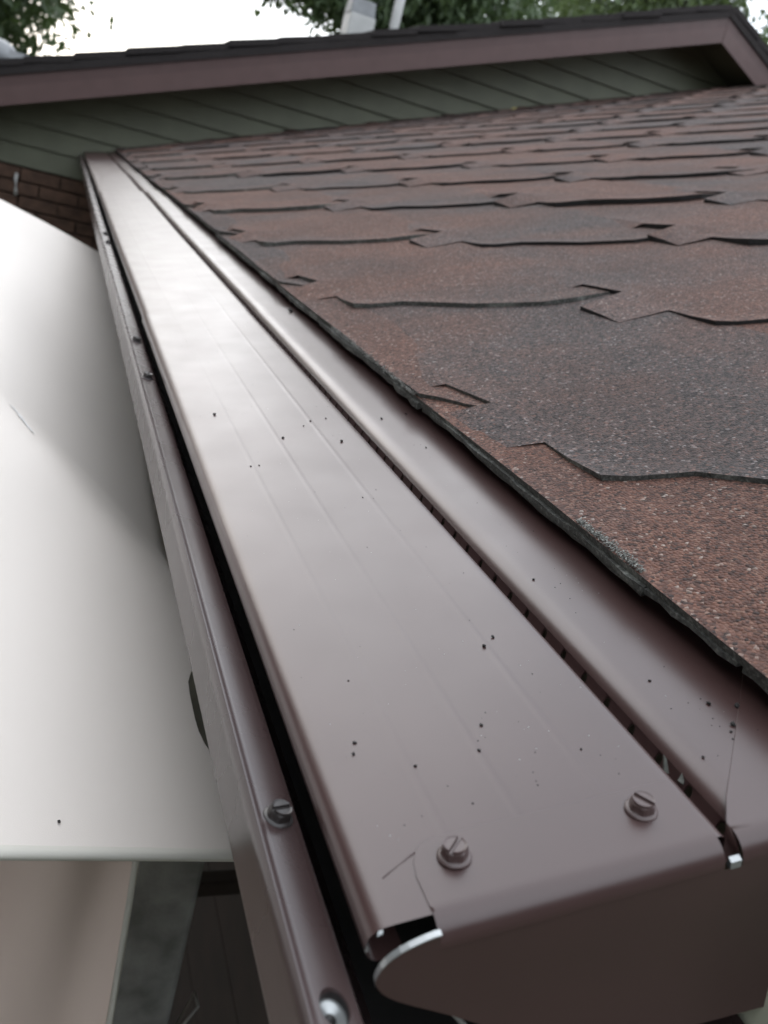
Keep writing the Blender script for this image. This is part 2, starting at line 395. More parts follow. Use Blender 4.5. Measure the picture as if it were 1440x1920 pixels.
for side in (-1, 1):
    x = PK + (.02 if side > 0 else -.02)
    n = 0
    while abs(x - PK) < (4.9 if side < 0 else 2.6):
        ln = ru.uniform(.23, .27); x2 = x + side * ln; lift = ru.uniform(.018, .026); yy = uy0 + ru.uniform(-.008, .008)
        za, zb = rake_z(x), rake_z(x2)
        V = []
        for (xx, zz, hh_) in ((x, za, lift), (x2, zb, lift + ru.uniform(.006, .012))):
            for y in (yy, yy + .5): V += [(xx, y, zz + hh_ - .018), (xx, y, zz + hh_ + .014)]
        link('shingle', mesh('roof_edge_shingle', V, [(0, 4, 5, 1), (1, 5, 7, 3), (2, 3, 7, 6), (0, 2, 6, 4), (0, 1, 3, 2), (4, 6, 7, 5)], M_upshingle), upper)
        x = x2
for side, (xa, xb) in ((0, (-1.6, PK - .002)), (1, (PK + .002, 7.4))):
    rbd = rake(xa, xb, 0, -.165, L - OH, L - OH + .03, M_rake, 'rake_board', house)
    rake(xa, xb, -.092, -.182, L - OH - .009, L - OH - .0005, M_rake2, 'trim_strip', rbd)
    rake(xa, xb, .004, -.036, L - OH - .012, L - OH - .001, M_upshingle, 'drip_edge', rbd)
    sof = rake(xa, xb, -.150, -.160, L - OH + .031, L + .002, M_siding, 'soffit', house)
# chimney, vent pipe and rounded vent on the upper roof
def frustum(name, cx, cy, z0, z1, w0, w1, d0, d1, mat, dx=0):
    V = [(cx - w0, cy - d0, z0), (cx + w0, cy - d0, z0), (cx + w0, cy + d0, z0), (cx - w0, cy + d0, z0), (cx + dx - w1, cy - d1, z1), (cx + dx + w1, cy - d1, z1), (cx + dx + w1, cy + d1, z1), (cx + dx - w1, cy + d1, z1)]
    return mesh(name, V, [(0, 3, 2, 1), (4, 5, 6, 7), (0, 1, 5, 4), (1, 2, 6, 5), (2, 3, 7, 6), (3, 0, 4, 7)], mat)
ch = hpart('chimney', frustum('chimney', 1.868, 7.1, .9, 1.395, .108, .100, .1, .1, M_white)); bevel(ch, .006)
cc = link('chimney_cap', frustum('chimney_cap', 1.862, 7.1, 1.393, 1.50, .098, .090, .095, .08, M_grey), ch); bevel(cc, .006)
hpart('vent_pipe', tube_data('vent_pipe', [(2.12, 7, .95), (2.12, 7, 1.4), (2.125, 7, 2.2)], .037, M_white, 14))
def lathe(name, prof, c, mat, seg=20):
    V, F = [], []
    for r, z in prof:
        for k in range(seg): V.append((c[0] + r * math.cos(2 * math.pi * k / seg), c[1] + r * math.sin(2 * math.pi * k / seg), c[2] + z))
    for i in range(len(prof) - 1):
        for k in range(seg): F.append((i * seg + k, i * seg + (k + 1) % seg, (i + 1) * seg + (k + 1) % seg, (i + 1) * seg + k))
    return mesh(name, V, F, mat, smooth=True)
rv = hpart('roof_vent', lathe('roof_vent', [(.10, -.32), (.10, .0), (.135, .02), (.15, .07), (.14, .12), (.10, .165), (.05, .185), (.001, .19)], (-.60, 7, .34), M_grey))
link('flashing', frustum('flashing', -.42, 7, .42, .47, .10, .09, .12, .10, M_grey), rv)
# cream fascia behind the gutter and the brown wall under the eave
hpart('fascia_board', box_data('fascia_board', (.152, -.03, -.26), (.172, L, .012), M_cream))
hpart('soffit', box_data('soffit', (.173, -.03, -.26), (.55, L, -.24), M_cream))
sw = hpart('side_wall', box_data('side_wall', (.52, -.03, -2.7), (.56, L, -.261), M_wallbrown))
for z in (-.62, -.98, -1.34, -1.70, -2.06, -2.42):
    link('plank', box_data('plank', (.500, -.03, z), (.5195, L, z + .352), M_wallbrown), sw)

# ------------------------------------------------------------------ gutter
gutter = thing('gutter', 'brown metal gutter with screwed front lip running along the eave', 'gutter', (0, -.08, -.10))
def gpart(name, data, parent):
    o = link(name, data, parent)
    if parent.parent is None: o.location = -parent.location
    return o
gprof = [(.150, -.050), (.1495, -.10), (.148, -.118), (.060, -.120), (.045, -.112), (.020, -.080), (.004, -.062), (-.010, -.055), (-.018, -.050), (-.0208, -.044),
         (-.0212, -.041), (-.0212, -.0225), (-.0218, -.0205), (-.0216, -.0165), (-.0204, -.0148), (-.0192, -.0150), (-.0184, -.0156), (-.0174, -.0156), (-.0168, -.0157), (-.0072, -.0174), (-.0066, -.0175), (-.0048, -.0182), (-.0036, -.0205), (-.0034, -.034), (-.0060, -.0345)]
HY, HX = -.0085, -.0105           # punched hole near the front end
def gutter_mesh():
    V, F = [], []
    ys = [-.0185, -.018, .001, .05, .2, .5, .9, 1.4, 2.2, 3.2, 4.2, L]
    n = len(gprof)
    for y in ys:
        wx = .0006 * math.sin(y * 2.1)
        for x, z in gprof: V.append((x + wx * (1 if y > .1 else 0), y, z))
    for i in range(len(ys) - 1):
        for k in range(n - 1):
            if i == 1 and gprof[k][0] == -.0168: hole = (i, k); continue
            F.append((i * n + k, i * n + k + 1, (i + 1) * n + k + 1, (i + 1) * n + k))
    i, k = hole; x0, x1 = gprof[k][0], gprof[k + 1][0]; y0, y1 = ys[i], ys[i + 1]; zf = lambda x: gprof[k][1] + (gprof[k + 1][1] - gprof[k][1]) * (x - x0) / (x1 - x0)
    q = len(V); N = 24; rx, ry = .0044, .0062; cx, cy = (x0 + x1) / 2, (y0 + y1) / 2
    for t in range(N):
        a = 2 * math.pi * t / N; c, s = math.cos(a), math.sin(a)
        sc = 1 / max(abs(c), abs(s)); ox, oy = cx + c * sc * (x1 - x0) / 2, cy + s * sc * (y1 - y0) / 2
        V += [(ox, oy, zf(ox)), (cx + c * rx, cy + s * ry, zf(cx + c * rx)), (cx + c * rx * .93, cy + s * ry * .93, zf(cx) - .0012)]
    for t in range(N):
        a, b = q + 3 * t, q + 3 * ((t + 1) % N)
        F += [(a, a + 1, b + 1, b), (a + 1, a + 2, b + 2, b + 1)]
    return mesh('trough', V, F, M_paint2, smooth=True), (cx, cy, zf(cx))
gd, HC = gutter_mesh()
trough = gpart('trough', gd, gutter)
es = trough.modifiers.new('edges', 'EDGE_SPLIT'); es.split_angle = R(40)
cup_d = lathe('punched_hole', [(.0045, -.0011), (.0044, -.0040), (.0040, -.0050), (.0016, -.0050), (.0015, -.0080), (.0001, -.0080)], (0, 0, 0), M_bare, 24)
cup_d.materials.append(M_screw)
for p in cup_d.polygons: p.material_index = 0 if 24 <= p.index < 72 else 1  # dark wall colour stands in for shade in the bare-metal cup
cup = gpart('punched_hole', cup_d, gutter)
cup.location = Vector(HC) - gutter.location; cup.scale = (.98, 1.36, 1)
gl = gpart('cavity_shade', box_data('cavity_shade', (.02, -.017, -.112), (.146, L - .02, -.110), M_black), gutter)  # dark sheet painted in for the shadow in the gutter interior
# ------------------------------------------------------------------ slotted hex-washer screws
def screw_data(slot_mat):
    bm = bmesh.new(); N = 24
    def ring(r, z, wob=0): return [bm.verts.new((r * (1 + wob * math.cos(6 * 2 * math.pi * k / N)) * math.cos(2 * math.pi * k / N), r * (1 + wob * math.cos(6 * 2 * math.pi * k / N)) * math.sin(2 * math.pi * k / N), z)) for k in range(N)]
    rs = [ring(.0043, .0009, .015), ring(.0041, .0020, .045), ring(.00395, .0036, .045), ring(.0037, .0041, .02)]
    for a, b in zip(rs, rs[1:]):
        for k in range(N): bm.faces.new((a[k], a[(k + 1) % N], b[(k + 1) % N], b[k]))
    bm.faces.new(rs[-1])
    for sgn in (1, -1):                          # two raised halves beside the driver slot
        w_ = .00055; pts = []
        r = .00365; a0 = math.asin(w_ / r)
        for k in range(13):
            a = a0 + (math.pi - 2 * a0) * k / 12; pts.append((r * math.cos(a), sgn * r * math.sin(a)))
        lo = [bm.verts.new((x, y, .0040)) for x, y in pts]; hi = [bm.verts.new((x * .985, y * .985 + sgn * .00004, .0049)) for x, y in pts]
        inn = [bm.verts.new((x * .80, sgn * max(w_ * 1.02 + .00025, abs(y) * .80), .0046)) for x, y in pts]
        m = len(pts)
        for k in range(m):
            k2 = (k + 1) % m
            f = (lo[k], lo[k2], hi[k2], hi[k]); bm.faces.new(f if sgn > 0 else f[::-1])
            f = (hi[k], hi[k2], inn[k2], inn[k]); bm.faces.new(f if sgn > 0 else f[::-1])
        bm.faces.new(inn if sgn > 0 else inn[::-1])
    me = bpy.data.meshes.new('screw'); bm.to_mesh(me); bm.free(); me.materials.append(slot_mat)
    return me
M_screw2 = paint('screw_paint_light', (.060, .036, .034), .36, .44)
SCREW = {0: screw_data(M_screw2), 1: screw_data(M_screw)}
WASH = {i: lathe('washer', [(.0054, 0), (.00545, .0004), (.0052, .0008), (.0046, .0010), (.0040, .0013)], (0, 0, 0), m, 28) for i, m in ((0, M_screw2), (1, M_screw))}
def screw(parent, p, basis, ang, which, tilt=(0, 0)):
    o = link('screw', SCREW[which], parent)
    o.matrix_local = Matrix.Translation(Vector(p) - parent.location) @ basis @ Matrix.Rotation(tilt[0], 4, 'X') @ Matrix.Rotation(tilt[1], 4, 'Y') @ Matrix.Rotation(ang, 4, 'Z')
    link('washer', WASH[which], o)
    return o
GB = Matrix((EX, Vector((0, 1, 0)), EN)).transposed().to_4x4(); IB = Matrix.Identity(4)
for (x, y, a) in [(-.0122, .064, R(18)), (-.0122, .628, R(70)), (-.0124, .772, R(10)), (-.0115, 1.56, R(40)), (-.0115, 1.69, R(120))]:
    screw(gutter, (x, y, -.01672), Matrix.Rotation(.175, 4, 'Y'), a, 1, (R(2), R(-3)))

# ------------------------------------------------------------------ gutter guard
guard = thing('gutter_guard', 'brown satin metal gutter guard with slotted channel and screwed end cap', 'gutter guard', (0, 0, 0))
prof = [(.008, -.0132), (.003, -.0136), (-.0008, -.0128), (-.0032, -.0106), (-.0044, -.0075), (-.0042, -.0048), (-.0030, -.0024), (-.0008, -.0008), (.0020, -.0001), (.0045, 0), (.0075, 0)]
for r_ in (.0300, .0560, .0870): prof += [(r_ - .0028, 0), (r_ - .0012, 0), (r_, .00016), (r_ + .0012, 0), (r_ + .0028, 0)]
prof += [(.1095, 0), (.1120, 0), (.1137, -.0003), (.1148, -.0012), (.1152, -.0030), (.1152, -.0122), (.1156, -.0130), (.1176, -.0132), (.1184, -.0124)]
prof2 = [(.1224, -.0044), (.1235, -.0031), (.1253, -.0018), (.1277, -.0008), (.1305, -.0002), (.1332, 0), (.137, 0), (.150, 0), (.175, 0), (.205, -.001)]
wa, wb = prof[-1], prof2[0]
def guard_panel(y0, y1, seed):
    rnd = random.Random(seed); V, F = [], []
    ny = max(4, int((y1 - y0) / .12)); ph = rnd.uniform(0, 6)
    ys = [y0 + (y1 - y0) * i / ny for i in range(ny + 1)]
    def oil(s, y): return .00022 * noise.noise(Vector((s * 9 + seed * 3, y * 3.5, 1.7))) * min(1, max(0, (s - .003) * 60)) * min(1, max(0, (.112 - s) * 60)) + (.0003 * noise.noise(Vector((s * 12, y * 4 + seed, 7))) * min(1, (s - .133) * 40) if s > .133 else 0)
    def strip(pr):
        b = len(V); n = len(pr)
        for y in ys:
            for s, h in pr: V.append(G(s, y, h + oil(s, y)))
        for i in range(ny):
            for k in range(n - 1): F.append((b + i * n + k, b + i * n + k + 1, b + (i + 1) * n + k + 1, b + (i + 1) * n + k))
    strip(prof); strip(prof2)
    # channel wall punched with oblong drain holes
    pitch = .01755; nc = int(round((y1 - y0) / pitch)); pt = (y1 - y0) / nc; N = 16
    for c in range(nc):
        cy = y0 + (c + .5) * pt; q = len(V)
        for t in range(N):
            a = 2 * math.pi * t / N; ca, sa = math.cos(a), math.sin(a); sc = 1 / max(abs(ca), abs(sa))
            f = .5 + .5 * ca * sc; y = cy + sa * sc * pt / 2
            bulge = .0008 * math.sin(math.pi * f)
            V.append(G(wa[0] + (wb[0] - wa[0]) * f + bulge * .5, y, wa[1] + (wb[1] - wa[1]) * f - bulge))
            f2 = .63 + .32 * (1 if abs(ca) > .5 else .9) * (abs(ca) ** .6) * (1 if ca > 0 else -1); y2 = cy + sa * .0019
            b2 = .0008 * math.sin(math.pi * f2)
            V.append(G(wa[0] + (wb[0] - wa[0]) * f2 + b2 * .5, y2, wa[1] + (wb[1] - wa[1]) * f2 - b2))
            V.append(G(wa[0] + (wb[0] - wa[0]) * f2 + b2 * .5 + .0005, y2, wa[1] + (wb[1] - wa[1]) * f2 - b2 - .0009))
        for t in range(N):
            a, b = q + 3 * t, q + 3 * ((t + 1) % N)
            F += [(a, b, b + 1, a + 1), (a + 1, b + 1, b + 2, a + 2)]
    me = mesh('panel', V, F, M_paint, smooth=True)
    return me
cuts = [0.0, .845, 1.69, 2.535, 3.38, 4.225, L - .005]
for i in range(6):
    o = link('panel', guard_panel(cuts[i] + (.001 if i == 0 else -.012), cuts[i + 1], 5 + i), guard)
    es = o.modifiers.new('edges', 'EDGE_SPLIT'); es.split_angle = R(50)
    d = EN * (-.0009 * i if i < 2 else -.0014 - .0004 * (i % 2))
    d = d + EX * (0, .0014, .0022, .0022, .0022, .0022)[i]
    o.matrix_local = Matrix.Translation(d + Vector((0, cuts[i], 0))) @ Matrix.Rotation(.005 if i >= 2 else 0, 4, 'X') @ Matrix.Translation((0, -cuts[i], 0))
# end cap: top flange, bend and face
cap = link('end_cap', None, guard)
CB = [(.0042, .0004), (.0026, .0004)] + [(.0026 - .0076 * math.sin(R(a)), .0004 - .0076 * (1 - math.cos(R(a)))) for a in (12, 24, 36, 48, 60, 72, 82, 90)] + [(-.0050, -.0080)]
def cap_mesh():
    V, F = [], []
    # flange outline grid in s with rounded far-left corner
    ss = [.0158, .0170, .0188, .0210, .0260, .040, .070, .100, .1115]
    far = [.0150, .0205, .0238, .0262, .0278, .0280, .0278, .0282, .0280]
    rows = []
    bend = CB
    for s, f in zip(ss, far):
        r = [(s, f, .0001), (s, f - .0003, .0004), (s, f * .5 + .003, .0004)] + [(s, y, n) for y, n in bend]
        rows.append([len(V) + i for i in range(len(r))]); V.extend(G(*q) for q in r)
    for a, b in zip(rows, rows[1:]):
        for k in range(len(a) - 1): F.append((a[k], a[k + 1], b[k + 1], b[k]))
    # side lip of the flange
    q = len(V); V += [G(.01585, .0150, -.0001), G(.01585, 0, -.0001)]; F.append((rows[0][0], q, q + 1, rows[0][4]))
    return V, F
V, F = cap_mesh()
cap_d = mesh('end_cap', V, F, M_paint, smooth=True); cap.name = 'tmp'; bpy.data.objects.remove(cap, do_unlink=True)
cap = link('end_cap', cap_d, guard)
es = cap.modifiers.new('edges', 'EDGE_SPLIT'); es.split_angle = R(30)
# rear corner flange with its diagonal fold
V, F = [], []
poly = [(.1185, .0045), (.1260, .0150), (.1500, .0400), (.1760, .0690), (.2000, .0950), (.2000, -.0002), (.1185, -.0002)]
def rearflange():
    V, F = [], []
    rows = []
    for s, f in [(.1182, .0050), (.126, .0150), (.150, .0405), (.176, .0685), (.200, .0945)]:
        dip = 0
        r = [(s, f, .0001), (s, f - .0003, .0004), (s, f * .5 + .003, .0004)] + [(s, y, n) for y, n in CB]
        rows.append([len(V) + i for i in range(len(r))]); V.extend(G(*q) for q in r)
    for a, b in zip(rows, rows[1:]):
        for k in range(len(a) - 1): F.append((a[k], a[k + 1], b[k + 1], b[k]))
    q = len(V); V += [G(.1182, .003, -.006), G(.1182, -.0045, -.006)]; F.append((rows[0][0], q, q + 1, rows[0][4]))
    return mesh('corner_flange', V, F, M_paint, smooth=True)
cfl = link('corner_flange', rearflange(), cap); es = cfl.modifiers.new('edges', 'EDGE_SPLIT'); es.split_angle = R(30)
# face of the end cap
def capface():
    top = [(.0158, -.0014), (.0125, -.0022), (.0095, -.0027), (.0065, -.0033), (.0035, -.0043), (.0010, -.0058), (-.0010, -.0075), (-.0025, -.0095)]
    left = [(-.0025, -.0095), (-.0032, -.0120), (-.0026, -.0155), (-.0005, -.0195), (.0035, -.0235), (.0090, -.0280), (.0264, -.0410), (.0417, -.0540), (.062, -.0680)]
    bot = [(.085, -.0710), (.115, -.0735), (.149, -.0760), (.20, -.080)]
    lower = left + bot
    V, F = [], []
    cols = [-.0031, -.0024, -.001, .001, .0035, .0065, .0095, .0125, .0158, .01588, .021, .03, .045, .062, .085, .1115, .1182, .149, .2]
    topt = [(-.0032, -.0118)] + top[::-1] + [(.0159, -.0052), (.2, -.0052)]
    topt = [(-.0033, -.0120), (-.0025, -.0095), (-.001, -.0070), (.001, -.0052), (.0035, -.0037), (.0065, -.0026), (.0095, -.0018), (.0125, -.0011), (.0158, -.0007), (.01586, -.0079), (.2, -.0079)]
    lowt = sorted([(-.0033, -.0122)] + [l for l in lower if l[0] > -.0028 and l[1] < -.0121])
    NR = 14
    for s in cols:
        zt, zb = lerp_tab(topt, s), lerp_tab(lowt, s)
        for j in range(NR + 1):
            t = j / NR; n = zt + (zb - zt) * t
            dep = max(0, -n - .030) / .05
            V.append(G(s, -.0050 - .0070 * dep * dep, n))
    for a in range(len(cols) - 1):
        for j in range(NR): F.append((a * (NR + 1) + j, a * (NR + 1) + j + 1, (a + 1) * (NR + 1) + j + 1, (a + 1) * (NR + 1) + j))
    return mesh('face', V, F, M_paint, smooth=True), topt
fd, topt = capface()
link('face', fd, cap)
# bright cut metal along the open corner, and at the end of the channel
rim = [(.0160, -.0006)] + [(s, lerp_tab(topt, s) + .0003) for s in (.0140, .0115, .009, .0065, .0040, .0018, 0, -.0015, -.0026, -.0033)] + [(-.0031, -.0140)]
V, F = [], []
for i, (s, n) in enumerate(rim):
    k = .0007 * (1 - .6 * i / len(rim))
    V += [G(s, -.0057, n), G(s, -.0039, n + .0003), G(s, -.0039, n - k), G(s, -.0056, n - k)]
for i in range(len(rim) - 1):
    a, b = 4 * i, 4 * i + 4
    for k in range(4): F.append((a + k, a + (k + 1) % 4, b + (k + 1) % 4, b + k))
F += [(0, 1, 2, 3), (len(V) - 1, len(V) - 2, len(V) - 3, len(V) - 4)]
link('cut_edge', mesh('cut_edge', V, F, M_bare), cap)
e = link('cut_edge', mesh('cut_edge_channel', [G(.1136, -.0034, -.0046), G(.1176, -.0034, -.0046), G(.1176, -.0050, -.0056), G(.1136, -.0050, -.0056), G(.1136, -.0052, -.0082), G(.1176, -.0052, -.0082), G(.1136, -.0034, -.0082), G(.1176, -.0034, -.0082)], [(0, 3, 2, 1), (3, 4, 5, 2), (0, 1, 7, 6), (0, 6, 4, 3), (1, 2, 5, 7)], M_bare), cap)
# bright nicked end of the panel's nose
link('cut_edge', mesh('nose_edge', [G(-.0008, .0004, -.0002), G(.0006, .0004, .0001), G(.0004, -.0004, -.0005), G(-.0012, -.0004, -.0012), G(-.0040, .0004, -.0048), G(-.0046, .0004, -.0060), G(-.0044, -.0004, -.0064), G(-.0036, -.0004, -.0052)], [(0, 1, 2, 3), (4, 5, 6, 7)], M_bare), cap)
screw(guard, G(.0294, .0182, .0004), GB, R(44), 0, (R(-3), R(2)))
screw(guard, G(.0951, .0180, .0004), GB, R(-58), 0, (R(2), R(3)))
# faint crease on the panel beside the flange
crs = link('crease', tube_data('crease', [G(.0186, .0236, .00005), G(.012, .0205, .0000), G(.0062, .0172, -.0001)], .00028, M_paint, 6), guard)

# ------------------------------------------------------------------ loose granules and dust on the guard
rg = random.Random(4)
def chip_data(seed, mat):
    rnd = random.Random(seed); bm = bmesh.new(); bmesh.ops.create_icosphere(bm, subdivisions=1, radius=1)
    for v in bm.verts: v.co *= rnd.uniform(.65, 1.15); v.co.z *= .7
    me = bpy.data.meshes.new('granule'); bm.to_mesh(me); bm.free(); me.materials.append(mat); return me
CH = [chip_data(i, M_speck) for i in range(5)]
spk = [(.0218, .4654, 1.5), (.0597, .4009, 1.3), (.0975, .3835, 1.5), (.0871, .4317, 1.1), (.0797, .4226, .8), (.0997, .4347, .9), (.0287, .3542, .9), (.0343, .3545, .8), (.1391, .4224, 1.4), (.1606, .4283, 1.3), (.1492, .3556, .9),
       (.0829, .2871, .6), (.0862, .1213, 1.25), (.0927, .1267, 1.1), (.0632, .0735, .9), (.0566, .0607, .9), (.0321, .0599, .8), (.0156, .0776, .9), (.0135, .0720, .9), (.1336, .168, .9), (.1396, .0789, .8), (.1528, .0593, 1.2), (.1624, .0546, 1.3), (.1533, .0456, 1.4), (.1312, .0339, .8), (.0920, .0506, .6), (.1590, .8173, 4.0), (.0931, .0267, .6), (.0239, .1145, .6), (.044, .0375, .5), (.1500, .0425, .7), (.1480, .0390, .5), (.160, .040, .6)]
for i, (s, y, r) in enumerate(spk):
    big = r > 3
    o = thing('shingle_crumb' if big else 'granule', 'largest dark crumb on the guard, close under the shingle edge' if big else ('tiny dark roof granule on the strip between channel and shingles' if s > .12 else 'tiny dark roof granule far along the front panel of the guard' if y > .25 else 'tiny dark roof granule on the near half of the front panel'), 'crumb' if big else 'granule', G(s, y, .0006 * r - .0002 + (.0003 if y < .028 and s > .1 else 0) - (.0009 if y > .845 else 0)), None if big else 'loose dark granules on the gutter guard', CH[i % 5])
    o.scale = (.00085 * r, .00105 * r, .0008 * r); o.rotation_euler = (rg.uniform(-.4, .4), rg.uniform(-.4, .4), rg.uniform(0, 3))
def dust(n, mat, name, label, seed, smin, smax):
    rnd = random.Random(seed); V, F = [], []
    for i in range(n):
        y = .03 + rnd.random() ** 1.6 * .75; s = rnd.choice([rnd.uniform(.006, .111), rnd.uniform(.135, .165)]) if rnd.random() < .6 else rnd.uniform(.006, .111)
        r = rnd.uniform(smin, smax); c = G(s, y, r * .4); q = len(V)
        for k in range(5):
            a = 2 * math.pi * k / 5 + rnd.uniform(-.3, .3); V.append(c + EX * (r * math.cos(a)) + Vector((0, r * math.sin(a), 0)) - EN * r * .4)
        V.append(c + EN * r * .4)
        F += [(q + k, q + (k + 1) % 5, q + 5) for k in range(5)]
    o = thing(name, label, 'dust', data=mesh(name, V, F, mat)); o['kind'] = 'stuff'; return o
dust(110, M_pale, 'pale_dust', 'fine pale dust specks scattered over the brown gutter guard', 3, .0001, .00042)
dust(130, M_speck, 'dark_grit', 'fine dark grit scattered over the brown gutter guard', 4, .0001, .0004)
# debris caught in the channel
def flake(c, l, wd, ang, up, mat):
    d = Vector((math.cos(ang), math.sin(ang), up)).normalized() * l; e = Vector((-math.sin(ang), math.cos(ang), .2)) * wd; nrm = d.cross(e).normalized() * .0003
    P = [c - e, c + e * .6, c + d + e * .3, c + d * .8 - e * .5]
    return mesh('leaf_scrap', [p + nrm for p in P] + [p - nrm for p in P], [(0, 1, 2, 3), (7, 6, 5, 4), (0, 4, 5, 1), (1, 5, 6, 2), (2, 6, 7, 3), (3, 7, 4, 0)], mat)
M_scrap = simple('dry_leaf_scrap', (.10, .10, .085), .8, .3, 300)
thing('leaf_scrap', 'grey upright scrap of debris caught in the channel near the screw', 'debris', data=flake(G(.1185, .0365, -.006), .0062, .0016, R(95), 1.6, M_scrap))
thing('leaf_scrap', 'smaller crumpled scrap of debris lying in the channel beside the upright one', 'debris', data=flake(G(.1205, .0310, -.006), .0045, .0014, R(40), .8, M_scrap))
ylw = simple('yellow_leaf', (.40, .34, .12), .6, .2, 30)
thing('fallen_leaf', 'small yellow leaf lying on the far shingles below the gable wall', 'leaf', data=mesh('fallen_leaf', [RP(2.305, 5.02, .006), RP(2.315, 5.04, .010), RP(2.34, 5.04, .006), RP(2.345, 5.01, .014), RP(2.31, 5.0, .010), RP(2.325, 5.02, .020)], [(0, 1, 5), (1, 2, 5), (2, 3, 5), (3, 4, 5), (4, 0, 5)], ylw))

# ------------------------------------------------------------------ canopy beside the gutter
tent = thing('tent_canopy', 'cream fabric tent canopy with hanging side curtain just below the gutter', 'canopy', (-.9, 1.3, -2.7))
TI = -Vector(tent.location)
def tpart(name, data, parent=tent):
    o = link(name, data, parent)
    if parent is tent: o.location = TI
    return o
def sm(t): t = max(0, min(1, t)); return t * t * (3 - 2 * t)
def hem_y(x): return .184 + .30 * x * (1 if x > -.5 else 0) + (.30 * -.5 if x <= -.5 else 0)
def can_z(x, y):
    z = -.15 - .36 * x
    # the sheet dips towards the gutter beyond a slack fold
    lx = .0225 - .378 * (y - .4325) * 1.25                     # x of the fold line at this y
    d = x - max(lx, -.165)
    k = sm((y - .38) / .30) * (1 - sm((y - .75) / 1.5))
    if y > .36: dd = max(0, d); z -= .62 * dd * dd / (dd + .045) * k
    z += .0016 * math.sin(y * 9 + x * 14) * sm((y - .2) / .4) + .0022 * math.sin(y * 17 - x * 24 + 1) * math.exp(-((y - .62) / .16) ** 2) * sm((-.06 - x) / .08 + .5)
    if x < -.9: z += 2 * .36 * (x + .9)                        # other slope past the ridge
    return z
def canopy_mesh():
    V, F = [], []
    xs = [-1.8, -1.5, -1.2, -.95, -.9, -.85, -.6, -.45] + [-.36 + .012 * i for i in range(32)] + [.03, .05, .09]
    xs = sorted(set(x for x in xs if True)); NY = 90
    for x in xs:
        for j in range(NY + 1):
            t = j / NY; y = hem_y(x) + (2.50 + .39 * max(-.3, min(x, .1)) - hem_y(x)) * t ** 1.5
            xb = .09 - .0755 * math.exp(-((y - .325) / .085) ** 4)  # the side edge bows away from the gutter here
            xx = min(x, xb - .0004 * (xs[-1] - x) * 10)
            V.append((xx, y, can_z(xx, y)))
    n = NY + 1
    for i in range(len(xs) - 1):
        for j in range(NY): F.append((i * n + j, (i + 1) * n + j, (i + 1) * n + j + 1, i * n + j + 1))
    return mesh('roof_fabric', V, F, M_fabric, smooth=True)
rf = tpart('roof_fabric', canopy_mesh())
so = rf.modifiers.new('thickness', 'SOLIDIFY'); so.thickness = .0015; so.offset = -1
V, F = [], []
for i in range(9):
    t = i / 8; x, y = -.1265 + .026 * t, .79 - .055 * t + .004 * math.sin(t * 5); wd = .0028 * math.sin(math.pi * (.1 + .8 * t)) * (1 + .3 * math.sin(i * 2.1))
    V += [(x - wd * .6, y - wd, can_z(x - wd * .6, y - wd) + .0006), (x + wd * .6, y + wd, can_z(x + wd * .6, y + wd) + .0006)]
    if i: F.append((2 * i - 2, 2 * i - 1, 2 * i + 1, 2 * i))
link('scuff_mark', mesh('scuff_mark', V, F, simple('grey_scuff', (.92, .90, .88), .8, .15, 200)), rf)
# hem tape along the near edge
V, F = [], []
hx = [-1.2 + 1.29 * i / 60 for i in range(61)]
for x in hx:
    y = hem_y(x); z = can_z(x, y)
    V += [(x, y + .0062, can_z(x, y + .0062) + .0004), (x, y + .0025, z + .0014), (x, y - .0004, z + .0009), (x, y - .0010, z - .0016), (x, y + .002, z - .0024)]
for i in range(60):
    for k in range(4): F.append((i * 5 + k, i * 5 + k + 1, i * 5 + k + 6, i * 5 + k + 5))
link('hem', mesh('hem', V, F, M_hem, smooth=True), rf)
# hanging curtain with soft folds and a pale edge tape
V, F = [], []; nx, nz_ = 260, 30
def cur(x, z):
    t = (-.2 - z) / 2.4
    return (x + .035 * max(0, min(.5, t)) * math.exp(x * 4), .34 + .022 * math.sin((x - .10 * z) * 48) * (.5 + .6 * min(1, t * 3)) + .012 * math.sin((x + .25 * z) * 23 + 1) + .0040 * math.sin((x - .16 * z) * 75) + .0015 * math.sin((x - .05 * z) * 130 + 2), z)
for i in range(nx + 1):
    x = -1.1 + 1.098 * i / nx
    for j in range(nz_ + 1): V.append(cur(x, -.175 - 2.45 * (j / nz_) ** 1.5 + (-.36 * x * .9 if j == 0 else -.36 * x * .9 * (1 - j / nz_))))
for i in range(nx):
    for j in range(nz_): F.append((i * (nz_ + 1) + j, i * (nz_ + 1) + j + 1, (i + 1) * (nz_ + 1) + j + 1, (i + 1) * (nz_ + 1) + j))
cu_ = tpart('side_curtain', mesh('side_curtain', V, F, M_curtain, smooth=True))
edge = V[-(nz_ + 1):]
link('edge_tape', tube_data('edge_tape', [(a + .001, b - .001, c) for a, b, c in edge], .0028, M_hem, 6), cu_)
po = tpart('corner_post', box_data('corner_post', (.058, .62, -2.7), (.140, .70, -.19), M_post)); bevel(po, .006)
thing('granule', 'single dark granule lying on the cream canopy above its hem', 'granule', (-.0715, .1842, can_z(-.0715, .1842) + .0008), None, CH[2]).scale = (.0010, .0012, .0009)
bar = tpart('frame_bar', box_data('frame_bar', (.15, .90, -.935), (.49, .93, -.905), M_wallbrown)); bevel(bar, .004)
cb = thing('cable', 'thin pale cable hanging in the dark below the gutter', 'cable', data=tube_data('cable', [(.09, .60, -1.2), (.12, .60, -.95), (.1524, .60, -.8276), (.166, .602, -.802), (.1665, .63, -.81), (.14, .70, -1.1)], .0018, M_cable))
